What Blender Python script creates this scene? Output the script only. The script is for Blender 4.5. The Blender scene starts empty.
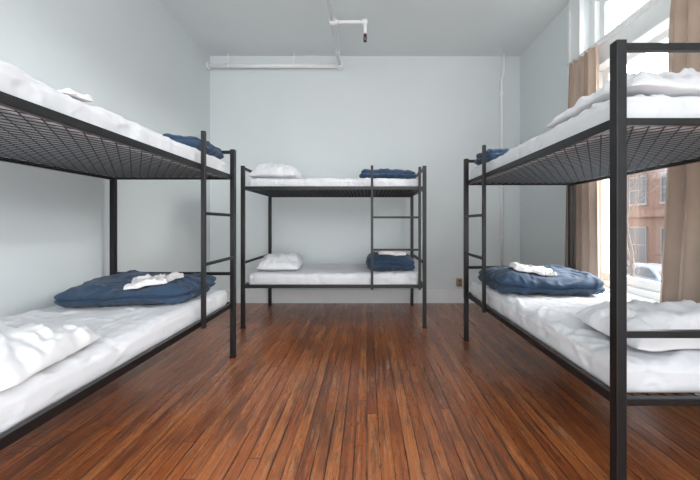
import bpy, bmesh, math, random
from mathutils import Vector, Matrix, noise, Euler
from mathutils.bvhtree import BVHTree
random.seed(4)
C = bpy.context.scene.collection
scene = bpy.context.scene

# ---------------------------------------------------------------- materials
class NT:
    def __init__(s, name):
        s.m = bpy.data.materials.new(name); s.m.use_nodes = True
        s.t = s.m.node_tree; s.b = s.t.nodes['Principled BSDF']; s.out = s.t.nodes['Material Output']
    def n(s, typ, **kw):
        nd = s.t.nodes.new(typ)
        for k, v in kw.items(): setattr(nd, k, v)
        return nd
    def l(s, a, b): s.t.links.new(a, b)
    def math(s, op, a, b=None, c=None):
        nd = s.n('ShaderNodeMath', operation=op)
        for i, v in enumerate((a, b, c)):
            if v is None: continue
            if isinstance(v, (int, float)): nd.inputs[i].default_value = v
            else: s.l(v, nd.inputs[i])
        return nd.outputs[0]
    def noise(s, vec, scale, detail=3, rough=.5):
        nd = s.n('ShaderNodeTexNoise'); nd.inputs['Scale'].default_value = scale
        nd.inputs['Detail'].default_value = detail; nd.inputs['Roughness'].default_value = rough
        if vec is not None: s.l(vec, nd.inputs['Vector'])
        return nd.outputs['Fac']
    def ramp(s, fac, stops):
        nd = s.n('ShaderNodeValToRGB'); e = nd.color_ramp.elements
        while len(e) < len(stops): e.new(0.5)
        for i, (p, c) in enumerate(stops):
            e[i].position = p; e[i].color = (*c, 1)
        s.l(fac, nd.inputs[0]); return nd.outputs[0]
    def mix(s, fac, a, b, mode='MIX'):
        nd = s.n('ShaderNodeMix', data_type='RGBA', blend_type=mode)
        for idx, v in ((0, fac), (6, a), (7, b)):
            if isinstance(v, (int, float)): nd.inputs[idx].default_value = v
            elif isinstance(v, tuple): nd.inputs[idx].default_value = (*v, 1)
            else: s.l(v, nd.inputs[idx])
        return nd.outputs[2]
    def bump(s, h, strength, dist=.01):
        nd = s.n('ShaderNodeBump'); nd.inputs['Strength'].default_value = strength
        nd.inputs['Distance'].default_value = dist
        s.l(h, nd.inputs['Height']); s.l(nd.outputs[0], s.b.inputs['Normal'])

def mat_simple(name, col, rough=.6, metal=0, var=.06, scale=8, bump=0, bscale=120, sheen=0):
    t = NT(name); tc = t.n('ShaderNodeTexCoord').outputs['Object']
    f = t.noise(tc, scale, 4)
    c1 = tuple(min(1, c*(1-var)) for c in col); c2 = tuple(min(1, c*(1+var)) for c in col)
    t.l(t.ramp(f, [(.3, c1), (.7, c2)]), t.b.inputs['Base Color'])
    t.b.inputs['Roughness'].default_value = rough; t.b.inputs['Metallic'].default_value = metal
    if sheen: t.b.inputs['Sheen Weight'].default_value = sheen
    if bump: t.bump(t.noise(tc, bscale, 3), bump, .003)
    return t.m

M_wall = mat_simple('painted_wall', (.68, .73, .735), .75, var=.012, scale=2, bump=.15, bscale=60)
M_ceil = mat_simple('painted_ceiling', (.74, .78, .783), .85, var=.012, scale=2, bump=.1, bscale=50)
M_trim = mat_simple('white_trim_paint', (.80, .82, .82), .45, var=.02)
M_pipe = mat_simple('white_pipe_paint', (.90, .905, .90), .4, var=.02)
M_black = mat_simple('black_powder_coat', (.011, .011, .012), .36, metal=.3, var=.2, scale=30, bump=.08, bscale=300)
M_wire = mat_simple('dark_steel_wire', (.022, .023, .025), .45, metal=.4, var=.2)
M_sheet = mat_simple('white_cotton', (.67, .685, .71), .9, var=.015, bump=.35, bscale=22)
M_pillow = mat_simple('white_pillowcase', (.70, .71, .73), .9, var=.015, bump=.35, bscale=20)
M_under = mat_simple('grey_ticking', (.34, .39, .42), .9, var=.05)
M_navy = mat_simple('navy_duvet_cotton', (.020, .050, .100), .85, var=.12, scale=6, bump=.3, bscale=26, sheen=.12)
M_towel = mat_simple('white_terry', (.76, .745, .74), .95, var=.03, bump=.8, bscale=220)
M_curt = mat_simple('taupe_curtain', (.48, .375, .30), .85, var=.08, scale=5, bump=.3, bscale=200)
M_brass = mat_simple('brass_red', (.30, .05, .04), .4, metal=.5)
M_headm = mat_simple('aged_brass', (.07, .06, .055), .4, metal=.5)
M_wood = mat_simple('tan_plastic', (.42, .24, .10), .5)
M_asph = mat_simple('asphalt', (.26, .26, .27), .9, var=.1, scale=1)
M_conc = mat_simple('concrete', (.34, .31, .29), .9, var=.08, scale=1)
M_car = mat_simple('silver_car_paint', (.40, .46, .56), .25, var=.01)
M_dark = mat_simple('tinted_glass', (.12, .135, .15), .25, var=.05)
M_tyre = mat_simple('tyre_rubber', (.03, .03, .03), .8)
M_bark = mat_simple('bark', (.18, .16, .15), .9, var=.3, scale=10)

def mat_brick():
    t = NT('brick_facade'); tc = t.n('ShaderNodeTexCoord').outputs['Object']
    sp = t.n('ShaderNodeSeparateXYZ'); t.l(tc, sp.inputs[0])
    cb = t.n('ShaderNodeCombineXYZ'); t.l(sp.outputs[1], cb.inputs[0]); t.l(sp.outputs[2], cb.inputs[1])
    b = t.n('ShaderNodeTexBrick'); t.l(cb.outputs[0], b.inputs['Vector'])
    b.inputs['Scale'].default_value = 2.2
    b.inputs['Color1'].default_value = (.25, .135, .10, 1); b.inputs['Color2'].default_value = (.29, .17, .13, 1)
    b.inputs['Mortar'].default_value = (.30, .25, .22, 1)
    t.l(b.outputs[0], t.b.inputs['Base Color']); t.b.inputs['Roughness'].default_value = .9
    return t.m
M_brick = mat_brick()

def mat_glass():
    t = NT('window_glass')
    tr = t.n('ShaderNodeBsdfTransparent'); gl = t.n('ShaderNodeBsdfGlossy'); gl.inputs['Roughness'].default_value = .02
    mx = t.n('ShaderNodeMixShader'); mx.inputs[0].default_value = .06
    t.l(tr.outputs[0], mx.inputs[1]); t.l(gl.outputs[0], mx.inputs[2]); t.l(mx.outputs[0], t.out.inputs[0])
    return t.m
M_glass = mat_glass()

def mat_floor():
    t = NT('worn_fir_floorboards')
    pos = t.n('ShaderNodeTexCoord').outputs['Object']
    sp = t.n('ShaderNodeSeparateXYZ'); t.l(pos, sp.inputs[0]); X, Y = sp.outputs[0], sp.outputs[1]
    px = t.math('DIVIDE', X, .062)
    idx = t.math('FLOOR', px); fr = t.math('FRACT', px)
    wn = t.n('ShaderNodeTexWhiteNoise', noise_dimensions='1D'); t.l(idx, wn.inputs['W'])
    yy = t.math('ADD', t.math('DIVIDE', Y, 2.6), t.math('MULTIPLY', wn.outputs[0], 7.3))
    idy = t.math('FLOOR', yy); fy = t.math('FRACT', yy)
    w2 = t.n('ShaderNodeTexWhiteNoise', noise_dimensions='2D')
    cb = t.n('ShaderNodeCombineXYZ'); t.l(idx, cb.inputs[0]); t.l(idy, cb.inputs[1]); t.l(cb.outputs[0], w2.inputs['Vector'])
    def vec(ax, ay, az=None, off=0):
        g = t.n('ShaderNodeCombineXYZ')
        t.l(t.math('MULTIPLY', X, ax), g.inputs[0]); t.l(t.math('MULTIPLY', Y, ay), g.inputs[1])
        if az: t.l(t.math('MULTIPLY', w2.outputs[0], az), g.inputs[2])
        else: g.inputs[2].default_value = off
        return g.outputs[0]
    grain = t.noise(vec(36, 1.1, 40), 1.6, 7, .72)
    wear = t.noise(vec(22, 2.0, 1.0, 3), 1.3, 11, .82)
    big = t.noise(vec(2.4, 1.2, None, 7), 1.0, 4, .6)
    v = t.math('ADD', t.math('ADD', t.math('MULTIPLY', w2.outputs[0], .22), .06), t.math('MULTIPLY', grain, .72))
    col = t.ramp(v, [(.26, (.115, .028, .011)), (.42, (.25, .064, .019)), (.58, (.39, .118, .033)), (.78, (.58, .235, .083))])
    wv = t.math('ADD', wear, t.math('MULTIPLY', t.math('SUBTRACT', big, .5), .5))
    wm = t.ramp(wv, [(.49, (0, 0, 0)), (.575, (1, 1, 1))])
    col = t.mix(t.math('MULTIPLY', wm, .66), col, (.078, .036, .022))
    sm = t.ramp(t.noise(vec(34, 3.2, None, 11), 1.0, 11, .84), [(.535, (0, 0, 0)), (.60, (1, 1, 1))])
    bm2 = t.ramp(t.noise(vec(1.6, 1.0, None, 20), 1.0, 4, .6), [(.36, (.25, .25, .25)), (.58, (1, 1, 1))])
    col = t.mix(t.math('MULTIPLY', t.math('MULTIPLY', sm, .66), bm2), col, (.52, .30, .175))
    fl = t.ramp(t.noise(vec(60, 16, None, 30), 1.0, 6, .78), [(.57, (0, 0, 0)), (.65, (1, 1, 1))])
    col = t.mix(t.math('MULTIPLY', fl, .7), col, (.035, .017, .012))
    d = t.math('MINIMUM', fr, t.math('SUBTRACT', 1, fr))
    gn = t.noise(vec(11, 1.4, None, 41), 1.0, 4, .6)
    gapw = t.math('MULTIPLY', t.math('MAXIMUM', t.math('SUBTRACT', gn, .33), .08), .25)
    gap = t.math('SUBTRACT', 1, t.math('DIVIDE', d, gapw)); gap = t.math('MAXIMUM', t.math('MINIMUM', t.math('MULTIPLY', gap, 2.4), 1), 0)
    dy = t.math('LESS_THAN', fy, .0018)
    gp = t.math('MAXIMUM', gap, dy)
    col = t.mix(t.math('MULTIPLY', gp, .88), col, (.012, .007, .005))
    t.l(col, t.b.inputs['Base Color'])
    r = t.math('ADD', .09, t.math('MULTIPLY', wear, .42))
    t.l(r, t.b.inputs['Roughness'])
    t.b.inputs['Coat Weight'].default_value = .3; t.b.inputs['Coat Roughness'].default_value = .28
    cup = t.math('MULTIPLY', t.math('POWER', t.math('ABSOLUTE', t.math('SUBTRACT', fr, .5)), 2), 1.2)
    h = t.math('SUBTRACT', t.math('ADD', t.math('ADD', t.math('MULTIPLY', grain, .4), t.math('MULTIPLY', wear, .5)), cup), gp)
    t.bump(h, .45, .003)
    return t.m
M_floor = mat_floor()

# ---------------------------------------------------------------- helpers
def link(name, me, mat=None, parent=None, loc=(0, 0, 0), smooth=False):
    o = bpy.data.objects.new(name, me); C.objects.link(o)
    o.location = loc
    if parent: o.parent = parent
    if mat and me and not me.materials: me.materials.append(mat)
    if smooth:
        for p in me.polygons: p.use_smooth = True
    return o
def tag(o, label, cat, group=None):
    o['label'] = label; o['category'] = cat
    if group: o['group'] = group
    return o
def struct(o, label=None):
    o['kind'] = 'structure'
    if label: o['label'] = label
    return o
def box_bm(bm, a, b, bevel=0):
    a = Vector(a); b = Vector(b); lo = Vector(map(min, a, b)); hi = Vector(map(max, a, b))
    r = bmesh.ops.create_cube(bm, size=1)
    for v in r['verts']:
        v.co = Vector((lo[i] + (v.co[i]+.5)*(hi[i]-lo[i]) for i in range(3)))
    if bevel:
        es = list({e for v in r['verts'] for e in v.link_edges})
        bmesh.ops.bevel(bm, geom=es, offset=bevel, segments=2, affect='EDGES', profile=.6)
def parent_world(p):
    v = Vector()
    while p: v += p.location; p = p.parent
    return v
def boxes(name, lst, mat, parent=None, bevel=0, origin=None):
    bm = bmesh.new()
    for a, b in lst: box_bm(bm, a, b, bevel)
    me = bpy.data.meshes.new(name)
    cs = [Vector(v.co) for v in bm.verts]
    lo = Vector((min(c[i] for c in cs) for i in range(3))); hi = Vector((max(c[i] for c in cs) for i in range(3)))
    o3 = Vector(origin) if origin else Vector(((lo.x+hi.x)/2, (lo.y+hi.y)/2, lo.z))
    bmesh.ops.translate(bm, verts=bm.verts, vec=-o3)
    bm.to_mesh(me); bm.free()
    loc = o3 - (parent_world(parent) if parent else Vector())
    return link(name, me, mat, parent, loc)
def tube_mesh(bm, pts, r, seg=12):
    rings = []
    pts = [Vector(p) for p in pts]
    for i, p in enumerate(pts):
        d = (pts[min(i+1, len(pts)-1)] - pts[max(i-1, 0)]).normalized()
        up = Vector((0, 0, 1)) if abs(d.z) < .9 else Vector((1, 0, 0))
        a = d.cross(up).normalized(); b = d.cross(a).normalized()
        rr = r[i] if isinstance(r, (list, tuple)) else r
        rings.append([bm.verts.new(p + (a*math.cos(t)+b*math.sin(t))*rr) for t in [2*math.pi*k/seg for k in range(seg)]])
    for i in range(len(rings)-1):
        for k in range(seg):
            bm.faces.new((rings[i][k], rings[i][(k+1) % seg], rings[i+1][(k+1) % seg], rings[i+1][k]))
    bm.faces.new(rings[0][::-1]); bm.faces.new(rings[-1])
def tubes(name, lst, mat, parent=None, seg=12, smooth=True):
    bm = bmesh.new()
    for pts, r in lst: tube_mesh(bm, pts, r, seg)
    bmesh.ops.recalc_face_normals(bm, faces=bm.faces)
    o3 = Vector(lst[0][0][0]); bmesh.ops.translate(bm, verts=bm.verts, vec=-o3)
    me = bpy.data.meshes.new(name); bm.to_mesh(me); bm.free()
    o = link(name, me, mat, parent, o3 - (parent_world(parent) if parent else Vector()))
    if smooth:
        for p in me.polygons: p.use_smooth = len(p.vertices) == 4
    return o
def empty(name, loc):
    e = bpy.data.objects.new(name, None); C.objects.link(e); e.location = loc; e.empty_display_size = .1
    return e

def axis_samples(s, r, n):
    out = []
    for i in range(4): out.append(-s + r*(1-math.cos(i/4*math.pi/2)) if i else -s)
    m = s - r
    for i in range(n+1): out.append(-m + 2*m*i/n)
    for i in range(3, -1, -1): out.append(s - (r*(1-math.cos(i/4*math.pi/2)) if i else 0))
    return out
def rounded_bm(hx, hy, hz, r, nx, ny, nz):
    bm = bmesh.new(); r = min(r, hx*.98, hy*.98, hz*.98)
    ax = [axis_samples(h, r, n) for h, n in ((hx, nx), (hy, ny), (hz, nz))]
    def face(i, j, k, sgn):
        A, B = ax[i], ax[j]; gr = []
        for a in A:
            row = []
            for b in B:
                p = [0, 0, 0]; p[i] = a; p[j] = b; p[k] = sgn*(hx, hy, hz)[k]
                row.append(bm.verts.new(p))
            gr.append(row)
        for x in range(len(A)-1):
            for y in range(len(B)-1):
                bm.faces.new((gr[x][y], gr[x+1][y], gr[x+1][y+1], gr[x][y+1]))
    for (i, j, k) in ((0, 1, 2), (0, 2, 1), (1, 2, 0)):
        face(i, j, k, 1); face(i, j, k, -1)
    bmesh.ops.remove_doubles(bm, verts=bm.verts, dist=1e-5)
    H = Vector((hx-r, hy-r, hz-r))
    for v in bm.verts:
        inn = Vector([max(-H[i], min(H[i], v.co[i])) for i in range(3)])
        d = v.co - inn
        if d.length > 1e-9: v.co = inn + d.normalized()*r
    bmesh.ops.recalc_face_normals(bm, faces=bm.faces); bm.normal_update()
    return bm
def ridge(p, seed, sc=(1, 1, 1), warp=.5, sharp=4.5):
    """soft rounded crease field"""
    q = Vector((p.x*sc[0], p.y*sc[1], p.z*sc[2])) + Vector((seed*7.1, seed*3.3, seed*1.7))
    w = noise.noise_vector(q*.6)*warp
    n = noise.noise(q+w)*sharp
    return math.exp(-n*n)
def fb(p, seed, s): return noise.fractal(p*s+Vector((seed*5.3, seed, seed*2.2)), 1.0, 2.0, 3)

def settle(o, supports, clear=.002, blur=3):
    bvhs = []
    for s in supports:
        base = parent_world(s.parent) + s.location if s.parent else s.location
        M = Matrix.Translation(base) @ Matrix.Rotation(s.rotation_euler.z, 4, 'Z')
        bvhs.append(BVHTree.FromPolygons([M @ v.co for v in s.data.vertices], [tuple(p.vertices) for p in s.data.polygons]))
    M = Matrix.Translation(o.location) @ Matrix.Rotation(o.rotation_euler.z, 4, 'Z')
    W = [M @ v.co for v in o.data.vertices]
    x0 = min(p.x for p in W)-.06; x1 = max(p.x for p in W)+.06; y0 = min(p.y for p in W)-.06; y1 = max(p.y for p in W)+.06
    st = .015; nx = int((x1-x0)/st)+2; ny = int((y1-y0)/st)+2
    base = o.location.z
    Hm = [[base-.01]*ny for _ in range(nx)]
    for i in range(nx):
        for j in range(ny):
            for b in bvhs:
                h = b.ray_cast(Vector((x0+i*st, y0+j*st, base+.6)), Vector((0, 0, -1)))
                if h[0] is not None: Hm[i][j] = max(Hm[i][j], h[0].z)
    mx = [[max(Hm[a][b] for a in range(max(0, i-2), min(nx, i+3)) for b in range(max(0, j-2), min(ny, j+3))) for j in range(ny)] for i in range(nx)]
    for _ in range(blur):
        mx = [[(mx[max(0, i-1)][j]+mx[min(nx-1, i+1)][j]+mx[i][max(0, j-1)]+mx[i][min(ny-1, j+1)]+mx[i][j])/5 for j in range(ny)] for i in range(nx)]
    for v, p in zip(o.data.vertices, W):
        fx, fy = (p.x-x0)/st, (p.y-y0)/st; i, j = int(fx), int(fy); a, b = fx-i, fy-j
        h = mx[i][j]*(1-a)*(1-b)+mx[i+1][j]*a*(1-b)+mx[i][j+1]*(1-a)*b+mx[i+1][j+1]*a*b
        v.co.z += h - base + clear

# ---------------------------------------------------------------- room
XL, XR, YB, YF, H = -2.186, 2.13, 4.68, -1.3, 3.44
struct(boxes('floor', [((XL-.15, YF, -.12), (XR+.25, YB+.15, 0))], M_floor, origin=(0, 0, 0)), 'worn reddish brown wooden floorboards')
struct(boxes('ceiling', [((XL-.15, YF, H), (XR+.25, YB+.15, H+.15))], M_ceil), 'pale grey painted ceiling')
struct(boxes('wall_left', [((XL-.15, YF, 0), (XL, YB, H))], M_wall), 'plain pale blue-grey painted wall')
struct(boxes('wall_back', [((XL-.15, YB, 0), (XR+.25, YB+.15, H))], M_wall), 'plain pale blue-grey painted wall')
WY0, WY1, WZ0, WZ1 = 1.40, 3.30, .52, 3.30
XO = XR+.25
struct(boxes('wall_right', [((XR, YF, 0), (XO, WY0, H)), ((XR, WY1, 0), (XO, YB, H)),
       ((XR, WY0, 0), (XO, WY1, WZ0)), ((XR, WY0, WZ1), (XO, WY1, H))], M_wall), 'pale painted wall around a tall window')
struct(boxes('baseboard_back', [((XL, YB-.018, 0), (XR, YB, .17)), ((XL, YB-.028, .17), (XR, YB, .19))], M_trim, bevel=.003), 'white painted baseboard')
struct(boxes('baseboard_left', [((XL, YF, 0), (XL+.018, YB-.03, .17)), ((XL, YF, .17), (XL+.028, YB-.03, .19))], M_trim, bevel=.003), 'white painted baseboard')
struct(boxes('baseboard_right', [((XR-.018, YF, 0), (XR, YB-.03, .17)), ((XR-.028, YF, .17), (XR, YB-.03, .19))], M_trim, bevel=.003), 'white painted baseboard')
cw = .19
struct(boxes('trim_1', [((XR-.03, WY1, WZ0-.02), (XR, WY1+cw, WZ1+.02)), ((XR-.03, WY0-cw, WZ0-.02), (XR, WY0, WZ1+.02)),
      ((XR-.032, WY0-cw-.01, WZ1+.015), (XR, WY1+cw+.01, H-.01)), ((XR-.045, WY1+cw-.03, WZ0-.02), (XR-.001, WY1+cw+.004, WZ1)), ((XR-.045, WY1-.004, WZ0), (XR-.001, WY1+.02, WZ1))], M_trim, bevel=.004), 'white painted window casing')
struct(boxes('trim_2', [((XR-.05, WY0-cw, WZ0-.05), (XR+.12, WY1+cw, WZ0+.004))], M_trim, bevel=.006), 'white painted window sill')
win = empty('window_1', (XR+.14, (WY0+WY1)/2, WZ0)); struct(win, 'tall white timber window with transom light')
wx0, wx1 = XR+.06, XR+.2
boxes('window_frame', [((wx0, WY1-.07, WZ0), (wx1, WY1, WZ1)), ((wx0+.001, WY0, WZ0), (wx1, WY0+.07, WZ1)),
      ((wx0+.002, WY0, WZ1-.06), (wx1, WY1, WZ1)), ((wx0+.002, WY0, WZ0), (wx1, WY1, WZ0+.06)),
      ((wx0-.03, WY0+.001, 2.58), (wx1-.002, WY1-.001, 2.78)), ((wx0-.05, WY0+.002, 2.745), (wx1-.03, WY1-.002, 2.795)), ((wx0-.045, WY0+.002, 2.568), (wx1-.03, WY1-.002, 2.60))], M_trim, win, .004)
def sash(name, z0, z1, x):
    y0, y1 = WY0+.06, WY1-.06
    s = boxes(name, [((x, y0, z0), (x+.04, y0+.075, z1)), ((x, y1-.075, z0), (x+.04, y1, z1)),
                     ((x+.001, y0+.06, z0), (x+.039, y1-.06, z0+.07)), ((x+.001, y0+.06, z1-.06), (x+.039, y1-.06, z1))], M_trim, win, .003)
    boxes('glass_pane', [((x+.017, y0+.06, z0+.06), (x+.021, y1-.06, z1-.055))], M_glass, s)
sash('window_sash', WZ0+.06, 1.66, wx0+.03); sash('window_sash', 1.61, 2.575, wx0+.08); sash('window_sash', 2.785, WZ1-.06, wx0+.05)

# ---------------------------------------------------------------- bunk beds
L, W = 1.92, .99
RL, RU = .44, 1.48
def diamond(name, u0, u1, v0, v1, z, P, parent):
    bm = bmesh.new(); k = 1.45; step = .088; r = .0028
    def prism(a, b):
        a = Vector(P(*a)); b = Vector(P(*b)); d = (b-a).normalized(); s = d.cross(Vector((0, 0, 1)))*r; t = Vector((0, 0, r*.6))
        q = [[bm.verts.new(p+o) for o in (s, t, -s, -t)] for p in (a, b)]
        for i in range(4): bm.faces.new((q[0][i], q[0][(i+1) % 4], q[1][(i+1) % 4], q[1][i]))
    for sg in (1, -1):
        c = u0 - k*(v1-v0) - .01
        while c < u1 + k*(v1-v0):
            vs = sorted([v0 + (u0-c)/(sg*k), v0 + (u1-c)/(sg*k)])
            a, b = max(v0, vs[0]), min(v1, vs[1])
            if b-a > .01: prism((c+sg*k*(a-v0), a, z + sg*.0015), (c+sg*k*(b-v0), b, z + sg*.0015))
            c += step
    bmesh.ops.recalc_face_normals(bm, faces=bm.faces)
    o3 = parent_world(parent); bmesh.ops.translate(bm, verts=bm.verts, vec=-o3)
    me = bpy.data.meshes.new(name); bm.to_mesh(me); bm.free()
    return link(name, me, M_wire, parent)
def bunk(P, label, near_h=1.715):
    base = Vector(P(L/2, W/2, 0)); e = tag(empty('bunk_bed', base), label, 'bunk bed', 'black metal bunk beds')
    t = .019
    def bx(name, a, b, bev=.003, par=e, mat=M_black): return boxes(name, [(P(*a), P(*b))], mat, par, bev)
    for u in (0, L):
        for v in (0, W):
            h = near_h if u == 0 else 1.715
            po = bx('post', (u-t, v-t, .012), (u+t, v+t, h))
            bx('foot_cap', (u-t-.003, v-t-.003, 0), (u+t+.003, v+t+.003, .014), .002, po)
        hz = (near_h if u == 0 else 1.715) - .022
        for z in (RL, RU, .69, hz):
            bx('end_rail', (u-.013, t, z-.013), (u+.013, W-t, z+.013))
    for v in (0, W):
        for z in (RL, RU):
            bx('side_rail', (t, v-.013, z-.018), (L-t, v+.013, z+.018), .002)
    for z in (RL, RU):
        diamond('wire_mesh_deck', .02, L-.02, .014, W-.014, z-.010, P, e)
    la, lb, vv = L-.555, L-.055, -.026
    ld = boxes('ladder', [(P(la-.013, vv-.013, RL-.03), P(la+.013, vv+.013, 1.715)), (P(lb-.013, vv-.013, RL-.03), P(lb+.013, vv+.013, 1.70))], M_black, e, .003)
    for z in (.83, 1.17):
        boxes('rung', [(P(la+.013, vv-.011, z-.011), P(lb-.013, vv+.011, z+.011))], M_black, ld, .003)
    return e
PL = lambda u, v, z: (-1.108-v, .86+u, z)
PR = lambda u, v, z: (.938+v, 1.255+u, z)
PB = lambda u, v, z: (-1.312+u, 3.555+v, z)
bunk(PL, 'black square-tube metal bunk bed with ladder, against the plain wall')
bunk(PR, 'black square-tube metal bunk bed with ladder, beside the curtained window', 1.78)
bunk(PB, 'black square-tube metal bunk bed with ladder, along the end wall')

# ---------------------------------------------------------------- bedding
def mattress(P, z, seed, label, top=.135):
    a = Vector(P(.035, .018, z)); b = Vector(P(L-.035, W-.018, z+top))
    lo = Vector(map(min, a, b)); hi = Vector(map(max, a, b)); c = (lo+hi)/2; h = (hi-lo)/2
    bm = bmesh.new(); box_bm(bm, -h+Vector((.045, .045, .004)), h-Vector((.045, .045, .055)), .01)
    bmesh.ops.translate(bm, verts=bm.verts, vec=(0, 0, h.z))
    me = bpy.data.meshes.new('mattress'); bm.to_mesh(me); bm.free()
    m = link('mattress', me, M_under, None, (c.x, c.y, lo.z)); tag(m, label, 'mattress', 'sheeted mattresses')
    nx, ny = int(h.x*2/.011), int(h.y*2/.011)
    bm = rounded_bm(h.x, h.y, h.z, .046, nx, ny, 6)
    long_y = h.y > h.x
    for v in bm.verts:
        p = v.co.copy(); n = v.normal.copy(); s = 1 if n.z > -.5 else 0
        if p.z < -h.z+.015: s = 0
        sc = (2.8, 1.6, 4) if long_y else (1.6, 2.8, 4)
        area = .5 + .5*max(0, min(1, .5+1.6*noise.noise(Vector((p.x*1.7, p.y*1.7, seed)))))
        d = (ridge(p, seed, sc, 1.7, 11)*.010 + ridge(p, seed+9, (sc[1]*3.2, sc[0]*1.8, 7), 1.6, 8)*.0075 + ridge(p, seed+15, (11, 9, 9), 1.5, 6)*.0045 + ridge(p, seed+21, (20, 17, 16), 1.3, 5)*.0015)*area + fb(p, seed, 2.2)*.008
        e = max(abs(p.x)/h.x, abs(p.y)/h.y)
        if abs(n.z) < .6:
            d = d*.9 + .005*math.sin(p.x*22+p.y*20+seed+5*fb(p, seed, 3))
            d = min(d, .007)
        v.co = p + n*(d-.008)*s
        if s and n.z > .3 and e > .9: v.co.z -= (.007+.008*fb(p, seed+2, 4))*(e-.9)/.1
    dele = [f for f in bm.faces if f.normal.z < -.9 and abs(f.calc_center_median().x) < h.x-.07 and abs(f.calc_center_median().y) < h.y-.07]
    bmesh.ops.delete(bm, geom=dele, context='FACES')
    bmesh.ops.translate(bm, verts=bm.verts, vec=(0, 0, h.z))
    me = bpy.data.meshes.new('fitted_sheet'); bm.to_mesh(me); bm.free()
    return link('fitted_sheet', me, M_sheet, m, smooth=True)
SH = {}
for k, P, nm, sd in (('L', PL, 'against the plain wall', 1), ('R', PR, 'by the window', 2), ('B', PB, 'along the end wall', 3)):
    SH[k, 1] = mattress(P, RU-.006, sd, 'white-sheeted mattress on the top bunk '+nm, .122 if k == 'B' else .140)
    SH[k, 0] = mattress(P, RL-.006, sd+4, 'white wrinkled sheeted mattress on the bottom bunk '+nm, .138 if k == 'B' else .143)
ZL, ZU = RL+.128, RU+.108

def duvet(sup, cx, cy, z, lx, ly, h, seed, label, rot=0, layers=2.0):
    hx, hy, hz = lx/2, ly/2, h/2
    bm = rounded_bm(hx, hy, hz, hz*.95, int(lx/.009), int(ly/.009), 14)
    for v in bm.verts:
        p = v.co.copy(); n = v.normal.copy()
        u, w = p.x/hx, p.y/hy
        out = Vector((n.x, n.y, 0))
        k = fb(Vector((p.x, p.y, 0)), seed, 2.4)
        ph = (p.z/hz*.5+.5)*layers + .22*noise.noise(Vector((p.x*2.5, p.y*2.5, seed)))
        lay = abs(math.sin(ph*math.pi))**.45
        p += out*(k*.020 + (lay-.8)*.038)
        d = ridge(v.co, seed, (4, 5, 4), 1.6, 5.5)*.012 + ridge(v.co, seed+5, (8, 7, 8), 1.4, 5.5)*.008 + ridge(v.co, seed+11, (16, 15, 15), 1.2, 5)*.003
        big = fb(Vector((v.co.x, v.co.y, 0)), seed+3, 2.0)*.05
        edge = 1 - .18*max(abs(u), abs(w))**4
        if v.co.z > -hz*.3:
            p.z = -hz + (p.z+hz)*edge*(1+big*4)
        p += n*(d-.010)
        if p.z < -hz: p.z = -hz
        v.co = p
    bmesh.ops.translate(bm, verts=bm.verts, vec=(0, 0, hz))
    me = bpy.data.meshes.new('duvet'); bm.to_mesh(me); bm.free()
    o = link('duvet', me, M_navy, None, (cx, cy, z), True); o.rotation_euler.z = rot
    tag(o, label, 'duvet', 'folded navy duvets')
    settle(o, sup, .004, 2)
    return o
D1 = duvet([SH['L', 0]], -1.57, 2.37, ZL, .80, .58, .135, 1, 'folded navy blue duvet at the foot of a bottom bunk', .04)
D2 = duvet([SH['R', 0]], 1.37, 2.72, ZL, .78, .60, .155, 2, 'folded navy blue duvet on the bottom bunk by the window', -.03)
D3 = duvet([SH['B', 0]], .27, 4.05, ZL, .54, .72, .165, 3, 'bunched navy blue duvet on the bottom bunk along the end wall')
D4 = duvet([SH['L', 1]], -1.47, 2.52, ZU, .64, .44, .10, 4, 'folded navy blue duvet on a top bunk', 0, 1.4)
D5 = duvet([SH['R', 1]], 1.32, 2.90, ZU, .70, .38, .12, 5, 'folded navy blue duvet on the top bunk by the window', 0, 1.4)
D6 = duvet([SH['B', 1]], .24, 4.05, ZU, .62, .74, .11, 6, 'folded navy blue duvet on the top bunk along the end wall', 0, 1.4)

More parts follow.
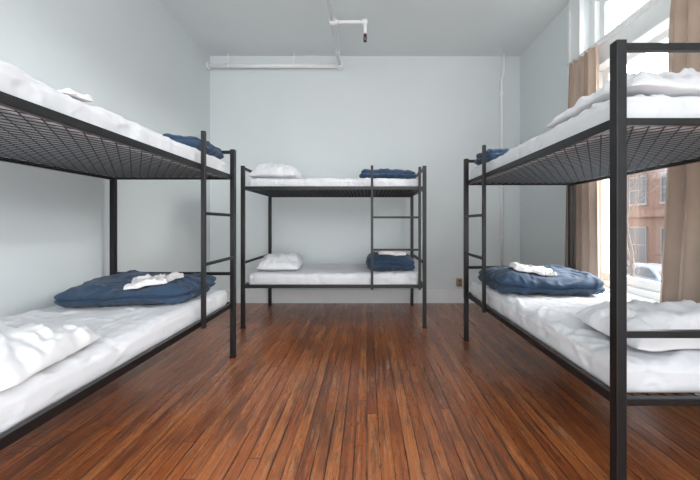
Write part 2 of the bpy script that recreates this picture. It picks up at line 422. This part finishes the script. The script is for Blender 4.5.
def pillow(sup, cx, cy, z, lx, ly, T, seed, label, rot=0, rum=1):
    n = 74; bm = bmesh.new(); hx, hy = lx/2, ly/2
    def pt(u, v, s):
        cr = 1 - .07*(abs(u)*abs(v))**2.2
        x = hx*u*cr*(1-.06*(1-v*v)*abs(u)**2); y = hy*v*cr*(1-.07*(1-u*u)*abs(v)**2)
        t = max(0, (1-abs(u)**3.0)*(1-abs(v)**3.0))**.52
        p = Vector((x, y, 0)); e = max(abs(u), abs(v))
        border = math.exp(-((1-e)/.3)**2); ang = math.atan2(v, u)
        wr = (ridge(p, seed, (4.5, 3.5, 1), 1.8, 8)*.016 + ridge(p, seed+4, (9, 7, 1), 1.6, 7)*.011 + ridge(p, seed+7, (17, 15, 1), 1.4, 6)*.005 + fb(p, seed, 3)*.014 - .012)*rum
        pl = noise.noise(Vector((math.cos(ang)*7, math.sin(ang)*7, seed+s)))*.020*border
        zz = (T*.76 if s > 0 else -T*.24)*t + (wr+pl if s > 0 else -abs(pl)*.3)*min(1, t*1.6)
        rim = fb(Vector((u, v, 0)), seed+8, 2.0)*.012
        return Vector((x + rim*u, y + rim*v, zz + rim*.4))
    g = {}
    for s in (1, -1):
        for i in range(n+1):
            for j in range(n+1):
                u = math.sin((i/n*2-1)*math.pi/2*.98)/math.sin(math.pi/2*.98); v = math.sin((j/n*2-1)*math.pi/2*.98)/math.sin(math.pi/2*.98)
                b = i in (0, n) or j in (0, n)
                if b and s < 0: g[s, i, j] = g[1, i, j]; continue
                g[s, i, j] = bm.verts.new(pt(u, v, s))
        for i in range(n):
            for j in range(n):
                q = [g[s, i, j], g[s, i+1, j], g[s, i+1, j+1], g[s, i, j+1]]
                bm.faces.new(q if s > 0 else q[::-1])
    mz = -T*.19
    for v in bm.verts: v.co.z = max(v.co.z, mz) - mz
    me = bpy.data.meshes.new('pillow'); bm.to_mesh(me); bm.free()
    o = link('pillow', me, M_pillow, None, (cx, cy, z), True); o.rotation_euler.z = rot
    tag(o, label, 'pillow', 'white pillows')
    settle(o, sup, .004, 2)
    return o
pillow([SH['L', 0]], -1.49, 1.21, ZL, .77, .48, .135, 1, 'white pillow lying on a bottom bunk', .10)
pillow([SH['R', 0]], 1.45, 1.53, ZL, .80, .46, .150, 3, 'plump white pillow on the bottom bunk by the window', -.04)
pillow([SH['B', 0]], -1.02, 4.02, ZL, .50, .68, .18, 5, 'plump white pillow on the bottom bunk along the end wall', .1)
pillow([SH['B', 1]], -1.02, 3.94, ZU, .52, .68, .19, 6, 'plump white pillow on the top bunk along the end wall', -.05)
pillow([SH['L', 1]], -1.72, 1.12, ZU, .60, .44, .10, 7, 'white pillow on a top bunk')
pillow([SH['R', 1]], 1.43, 1.62, ZU, .90, .64, .135, 8, 'rumpled white pillow on the top bunk by the window', .05, 1.6)

def towel(sup, cx, cy, z, lx, ly, h, seed, label, rot=0):
    hx, hy, hz = lx/2, ly/2, h/2
    bm = rounded_bm(hx, hy, hz, hz*.9, max(6, int(lx/.006)), max(6, int(ly/.006)), 3)
    for v in bm.verts:
        p = v.co.copy(); n = v.normal.copy()
        out = Vector((n.x, n.y, 0)); ang = math.atan2(p.y/hy, p.x/hx)
        rad = 1 + .35*noise.noise(Vector((math.cos(ang)*1.9, math.sin(ang)*1.9, seed)))
        p.x *= rad; p.y *= rad
        d = ridge(v.co, seed, (15, 10, 8), 1.6, 4.5)*.014 + ridge(v.co, seed+3, (28, 24, 10), 1.2, 4.5)*.007
        if v.co.z > 0: p.z = p.z*(1+fb(v.co, seed, 9)*1.0) + d
        else: p += out*d*.5
        v.co = p
    bmesh.ops.translate(bm, verts=bm.verts, vec=(0, 0, hz))
    me = bpy.data.meshes.new('towel'); bm.to_mesh(me); bm.free()
    o = link('towel', me, M_towel, None, (cx, cy, z), True); o.rotation_euler.z = rot
    tag(o, label, 'towel', 'crumpled white towels'); settle(o, sup, .001, 1); return o
towel([D1], -1.41, 2.22, ZL+.05, .24, .22, .018, 1, 'crumpled white towel lying on a navy duvet', .2)
towel([D2], 1.29, 2.64, ZL+.05, .28, .20, .018, 2, 'crumpled white towel lying on the duvet by the window', -.1)
towel([D3], .28, 3.90, ZL+.05, .30, .22, .024, 3, 'crumpled white towel on a navy duvet along the end wall', .1)
towel([SH['L', 1]], -1.18, 1.36, ZU, .06, .085, .012, 5, 'small crumpled white towel on a top bunk', 0)

# ---------------------------------------------------------------- curtains
def curtain(y0, y1, zt, zb, x, folds, seed, label, flare=0):
    nu, nv = folds*16, 46; bm = bmesh.new(); g = []
    for j in range(nv+1):
        f = j/nv; z = zt + (zb-zt)*f; row = []
        for i in range(nu+1):
            u = i/nu
            local = .75 + .55*noise.noise(Vector((u*folds*.8, f*1.0, seed+4)))
            amp = (.026 + .018*f**.5)*max(.3, local)*1.2
            ph = u*folds*2*math.pi + 3.4*noise.noise(Vector((u*2.2, f*1.1, seed)))
            xx = x + amp*math.sin(ph) + .008*noise.noise(Vector((u*14, f*2.5, seed)))
            w0 = y0 - flare*f*.5; w1 = y1 + flare*f**.7
            yy = w0+(w1-w0)*u + .014*math.sin(ph*2+1)
            row.append(bm.verts.new((xx, yy, z + (.010*math.cos(ph) if j == 0 else 0))))
        g.append(row)
    for j in range(nv):
        for i in range(nu): bm.faces.new((g[j][i], g[j][i+1], g[j+1][i+1], g[j+1][i]))
    o3 = Vector((x, (y0+y1)/2, zb)); bmesh.ops.translate(bm, verts=bm.verts, vec=-o3)
    me = bpy.data.meshes.new('curtain'); bm.to_mesh(me); bm.free()
    o = link('curtain', me, M_curt, None, o3, True)
    m = o.modifiers.new('thickness', 'SOLIDIFY'); m.thickness = .003
    tag(o, label, 'curtain', 'taupe window curtains')
    return o
CX = 2.033
curtain(2.98, 3.36, 2.70, .08, CX, 5, 1, 'taupe pleated curtain gathered beside the window near the corner', .08)
curtain(1.45, 2.22, 2.70, .08, CX, 7, 2, 'taupe pleated curtain gathered over the nearer side of the window', .13)
rod = tag(tubes('curtain_rod', [([(CX+.02, 1.3, 2.722), (CX+.02, 3.44, 2.722)], .006)], M_trim), 'thin white curtain track above the window curtains', 'curtain rod')
for y in (1.34, 3.40):
    tubes('rod_bracket', [([(CX+.02, y, 2.722), (XR-.03, y, 2.722)], .005)], M_trim, rod)

# ---------------------------------------------------------------- pipes
pz = 3.264; px = -.37; py = 4.60
pipe = tubes('sprinkler_pipe', [([(XL+.0, py, pz), (px, py, pz)], .026), ([(px, py, pz), (px, YF+.02, pz)], .026)], M_pipe)
tag(pipe, 'white painted sprinkler pipe running below the ceiling', 'pipe')
tubes('elbow_fitting', [([(px-.05, py, pz), (px+.005, py, pz)], .036), ([(px, py+.01, pz), (px, py-.05, pz)], .036), ([(px, py, pz-.036), (px, py, pz+.036)], .035)], M_pipe, pipe)
tubes('wall_flange', [([(XL+.002, py, pz), (XL+.02, py, pz)], .05)], M_pipe, pipe)
by = 3.60
tubes('tee_fitting', [([(px, by-.05, pz), (px, by+.05, pz)], .036), ([(px, by, pz), (px+.055, by, pz)], .030)], M_pipe, pipe)
br = tubes('branch_pipe', [([(px+.02, by, pz), (-.02, by, pz)], .018), ([(-.02, by, pz+.014), (-.02, by, pz-.13)], .018)], M_pipe, pipe)
tubes('elbow_fitting', [([(-.06, by, pz), (-.012, by, pz)], .025), ([(-.02, by, pz+.025), (-.02, by, pz-.035)], .025)], M_pipe, pipe)
sh = tubes('sprinkler_head', [([(-.02, by, pz-.125), (-.02, by, pz-.155)], .017), ([(-.032, by, pz-.15), (-.036, by, pz-.185), (-.02, by, pz-.205)], .005),
     ([(-.008, by, pz-.15), (-.004, by, pz-.185), (-.02, by, pz-.205)], .005), ([(-.02, by, pz-.203), (-.02, by, pz-.209)], .020)], M_headm, pipe, 12)
tubes('sprinkler_bulb', [([(-.02, by, pz-.155), (-.02, by, pz-.200)], .006)], M_brass, sh)
for y in (4.2, 2.4, 1.0):
    tubes('pipe_hanger', [([(px, y, pz+.015), (px, y, H)], .006), ([(px, y-.012, pz), (px, y+.012, pz)], .031)], M_pipe, pipe)
for x in (-1.9, -1.0):
    tubes('pipe_hanger', [([(x, py, pz+.015), (x, py, H)], .006), ([(x-.012, py, pz), (x+.012, py, pz)], .031)], M_pipe, pipe)
cd = tubes('wall_conduit', [([(1.890, YB-.030, H), (1.890, YB-.030, 3.2), (1.862, YB-.030, 3.1), (1.862, YB-.030, .19)], .017)], M_pipe)
tag(cd, 'thin white painted conduit running down the end wall', 'conduit')
for z in (2.9, 1.9, .9):
    boxes('conduit_clip', [((1.83, YB-.014, z-.012), (1.894, YB, z+.012)), ((1.841, YB-.050, z-.012), (1.883, YB-.012, z+.012))], M_pipe, cd, .001)
ol = boxes('wall_outlet', [((1.245, YB-.045, .235), (1.315, YB, .345))], M_wood, bevel=.006)
tag(ol, 'small tan surface-mounted wall outlet above the baseboard', 'outlet')
boxes('socket', [((1.262, YB-.049, .298), (1.298, YB-.044, .328)), ((1.262, YB-.049, .252), (1.298, YB-.044, .282))], M_dark, ol)

# ---------------------------------------------------------------- outside
G = -2.4
struct(boxes('ground', [((XO+.6, -25, G-.2), (60, 70, G))], M_asph), 'grey asphalt street outside the window')
struct(boxes('trim_3', [((17, -25, G), (20, 70, G+.15))], M_conc), 'concrete sidewalk across the street')
bd = boxes('building', [((20, -5, G+.0), (30, 62, 5.4)), ((19.7, -5, 1.6), (20, 62, 2.1)), ((19.7, -5, 5.1), (20, 62, 5.7))], M_brick)
tag(bd, 'reddish brick building across the street', 'building')
for z, hh in ((-1.7, 2.5), (2.6, 1.9)):
    for k in range(14):
        y = 12 + k*3.0
        pn = boxes('facade_window', [((19.94, y, z), (20.02, y+1.7, z+hh))], M_dark, bd)
        boxes('facade_window_frame', [((19.86, y-.12, z-.15), (20.0, y+1.82, z)), ((19.88, y-.06, z), (20.0, y, z+hh)), ((19.88, y+1.7, z), (20.0, y+1.76, z+hh)),
              ((19.88, y-.06, z+hh), (20.0, y+1.76, z+hh+.1)), ((19.9, y+.83, z), (20.0, y+.87, z+hh)), ((19.9, y, z+hh/2), (20, y+1.7, z+hh/2+.05))], M_conc, pn)
def car(cx, cy, label):
    prof = [(-2.15, .35), (-2.18, .62), (-2.05, .85), (-1.75, .93), (-1.3, 1.38), (-.9, 1.46), (.3, 1.46), (.65, 1.38), (1.25, .96), (1.95, .84), (2.15, .66), (2.16, .35)]
    bm = bmesh.new(); rows = []
    for x in (-.86, -.84, .84, .86):
        rows.append([bm.verts.new((math.copysign(abs(x) - (.16 if z > 1.2 else 0), x), y, z)) for y, z in prof])
    N = len(prof)
    for r in range(3):
        for i in range(N): bm.faces.new((rows[r][i], rows[r][(i+1) % N], rows[r+1][(i+1) % N], rows[r+1][i]))
    bm.faces.new(rows[0]); bm.faces.new(rows[3][::-1])
    bmesh.ops.recalc_face_normals(bm, faces=bm.faces)
    me = bpy.data.meshes.new('car_body'); bm.to_mesh(me); bm.free()
    e = tag(empty('car', (cx, cy, G)), label, 'car')
    link('car_body', me, M_car, e)
    bm = bmesh.new()
    for sx in (-1, 1):
        for q in (((-1.55, .95), (-1.15, 1.36), (-.25, 1.40), (-.25, .95)), ((-.17, .95), (-.17, 1.40), (.5, 1.36), (1.1, .95))):
            bm.faces.new([bm.verts.new((sx*(.872 if z < 1.2 else .715), y, z)) for y, z in q])
    for q in (((-1.72, .95), (-1.34, 1.36)), ((1.2, .98), (.7, 1.36))):
        (y0, z0), (y1, z1) = q; o = -.03 if y0 < 0 else .03
        bm.faces.new([bm.verts.new(c) for c in ((-.72, y0+o, z0), (.72, y0+o, z0), (.62, y1+o, z1), (-.62, y1+o, z1))])
    me = bpy.data.meshes.new('car_window'); bm.to_mesh(me); bm.free(); link('car_window', me, M_dark, e)
    for sx in (-1, 1):
        for y in (-1.35, 1.35):
            w = tubes('wheel', [([(cx+sx*.66, cy+y, G+.32), (cx+sx*.89, cy+y, G+.32)], .32)], M_tyre, e, 24)
            tubes('hub_cap', [([(cx+sx*.88, cy+y, G+.32), (cx+sx*.90, cy+y, G+.32)], .19)], M_car, w, 16)
car(14.3, 17.2, 'pale silver parked car on the street outside')
def tree(cx, cy):
    bm = bmesh.new(); rnd = random.Random(3)
    def grow(p, d, ln, r, dep):
        pts = [p]; rs = [r]
        for i in range(4):
            d = (d + Vector((rnd.uniform(-.15, .15), rnd.uniform(-.15, .15), .04))).normalized()
            p = p + d*ln/4; pts.append(p); rs.append(r*(1-.14*(i+1)))
        tube_mesh(bm, pts, rs, 6 if dep < 3 else 4)
        if dep < 5:
            for k in range(3 if dep else 5):
                a = pts[-1] if k == 0 else pts[rnd.randint(2, 4)]
                nd = (d + Vector((rnd.uniform(-1, 1), rnd.uniform(-1, 1), rnd.uniform(-.2, .6)))*.8).normalized()
                grow(a, nd, ln*rnd.uniform(.55, .75), r*.5, dep+1)
    grow(Vector((0, 0, 0)), Vector((0, 0, 1)), 3.2, .10, 0)
    me = bpy.data.meshes.new('bare_tree'); bm.to_mesh(me); bm.free()
    tag(link('bare_tree', me, M_bark, None, (cx, cy, G)), 'leafless street tree outside the window', 'tree')
tree(10.6, 13.2)

# ---------------------------------------------------------------- light
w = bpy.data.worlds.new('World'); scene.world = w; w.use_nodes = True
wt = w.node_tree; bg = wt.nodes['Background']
tcw = wt.nodes.new('ShaderNodeTexCoord'); sx = wt.nodes.new('ShaderNodeSeparateXYZ')
rp = wt.nodes.new('ShaderNodeValToRGB')
wt.links.new(tcw.outputs['Generated'], sx.inputs[0]); wt.links.new(sx.outputs[2], rp.inputs[0])
rp.color_ramp.elements[0].position = 0; rp.color_ramp.elements[0].color = (.98, .985, 1, 1)
rp.color_ramp.elements[1].position = .8; rp.color_ramp.elements[1].color = (.90, .945, 1, 1)
wt.links.new(rp.outputs[0], bg.inputs[0])
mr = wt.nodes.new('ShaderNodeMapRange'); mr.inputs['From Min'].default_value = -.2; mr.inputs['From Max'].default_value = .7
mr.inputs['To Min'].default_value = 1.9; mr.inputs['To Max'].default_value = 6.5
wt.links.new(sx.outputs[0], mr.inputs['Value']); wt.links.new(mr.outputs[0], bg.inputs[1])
sun = bpy.data.lights.new('sky_sun', 'SUN'); sun.energy = 17; sun.angle = math.radians(60); sun.color = (1, .985, .96)
so = bpy.data.objects.new('sky_sun', sun); C.objects.link(so)
so.rotation_euler = Vector((-1, .05, -.60)).to_track_quat('-Z', 'Y').to_euler()
po = bpy.data.lights.new('window_portal', 'AREA'); po.shape = 'RECTANGLE'; po.size = WZ1-WZ0; po.size_y = WY1-WY0
po.cycles.is_portal = True
pp = bpy.data.objects.new('window_portal', po); C.objects.link(pp); pp.location = (XO+.02, (WY0+WY1)/2, (WZ0+WZ1)/2)
pp.rotation_euler = Vector((-1, 0, 0)).to_track_quat('-Z', 'Y').to_euler()
po2 = bpy.data.lights.new('room_portal', 'AREA'); po2.shape = 'RECTANGLE'; po2.size = 4.6; po2.size_y = H; po2.cycles.is_portal = True
pq = bpy.data.objects.new('room_portal', po2); C.objects.link(pq); pq.location = (0, YF-.02, H/2)
pq.rotation_euler = Vector((0, 1, 0)).to_track_quat('-Z', 'Z').to_euler()

# ---------------------------------------------------------------- camera
cam = bpy.data.cameras.new('camera'); co = bpy.data.objects.new('camera', cam); C.objects.link(co)
co.location = (0, 0, 1.1); co.rotation_euler = (math.pi/2, 0, 0)
cam.sensor_width = 36; cam.lens = 36*336/700; cam.shift_x = -17/700; cam.shift_y = -16/700; cam.clip_start = .05
scene.camera = co
scene.view_settings.view_transform = 'Standard'
scene.view_settings.exposure = .24
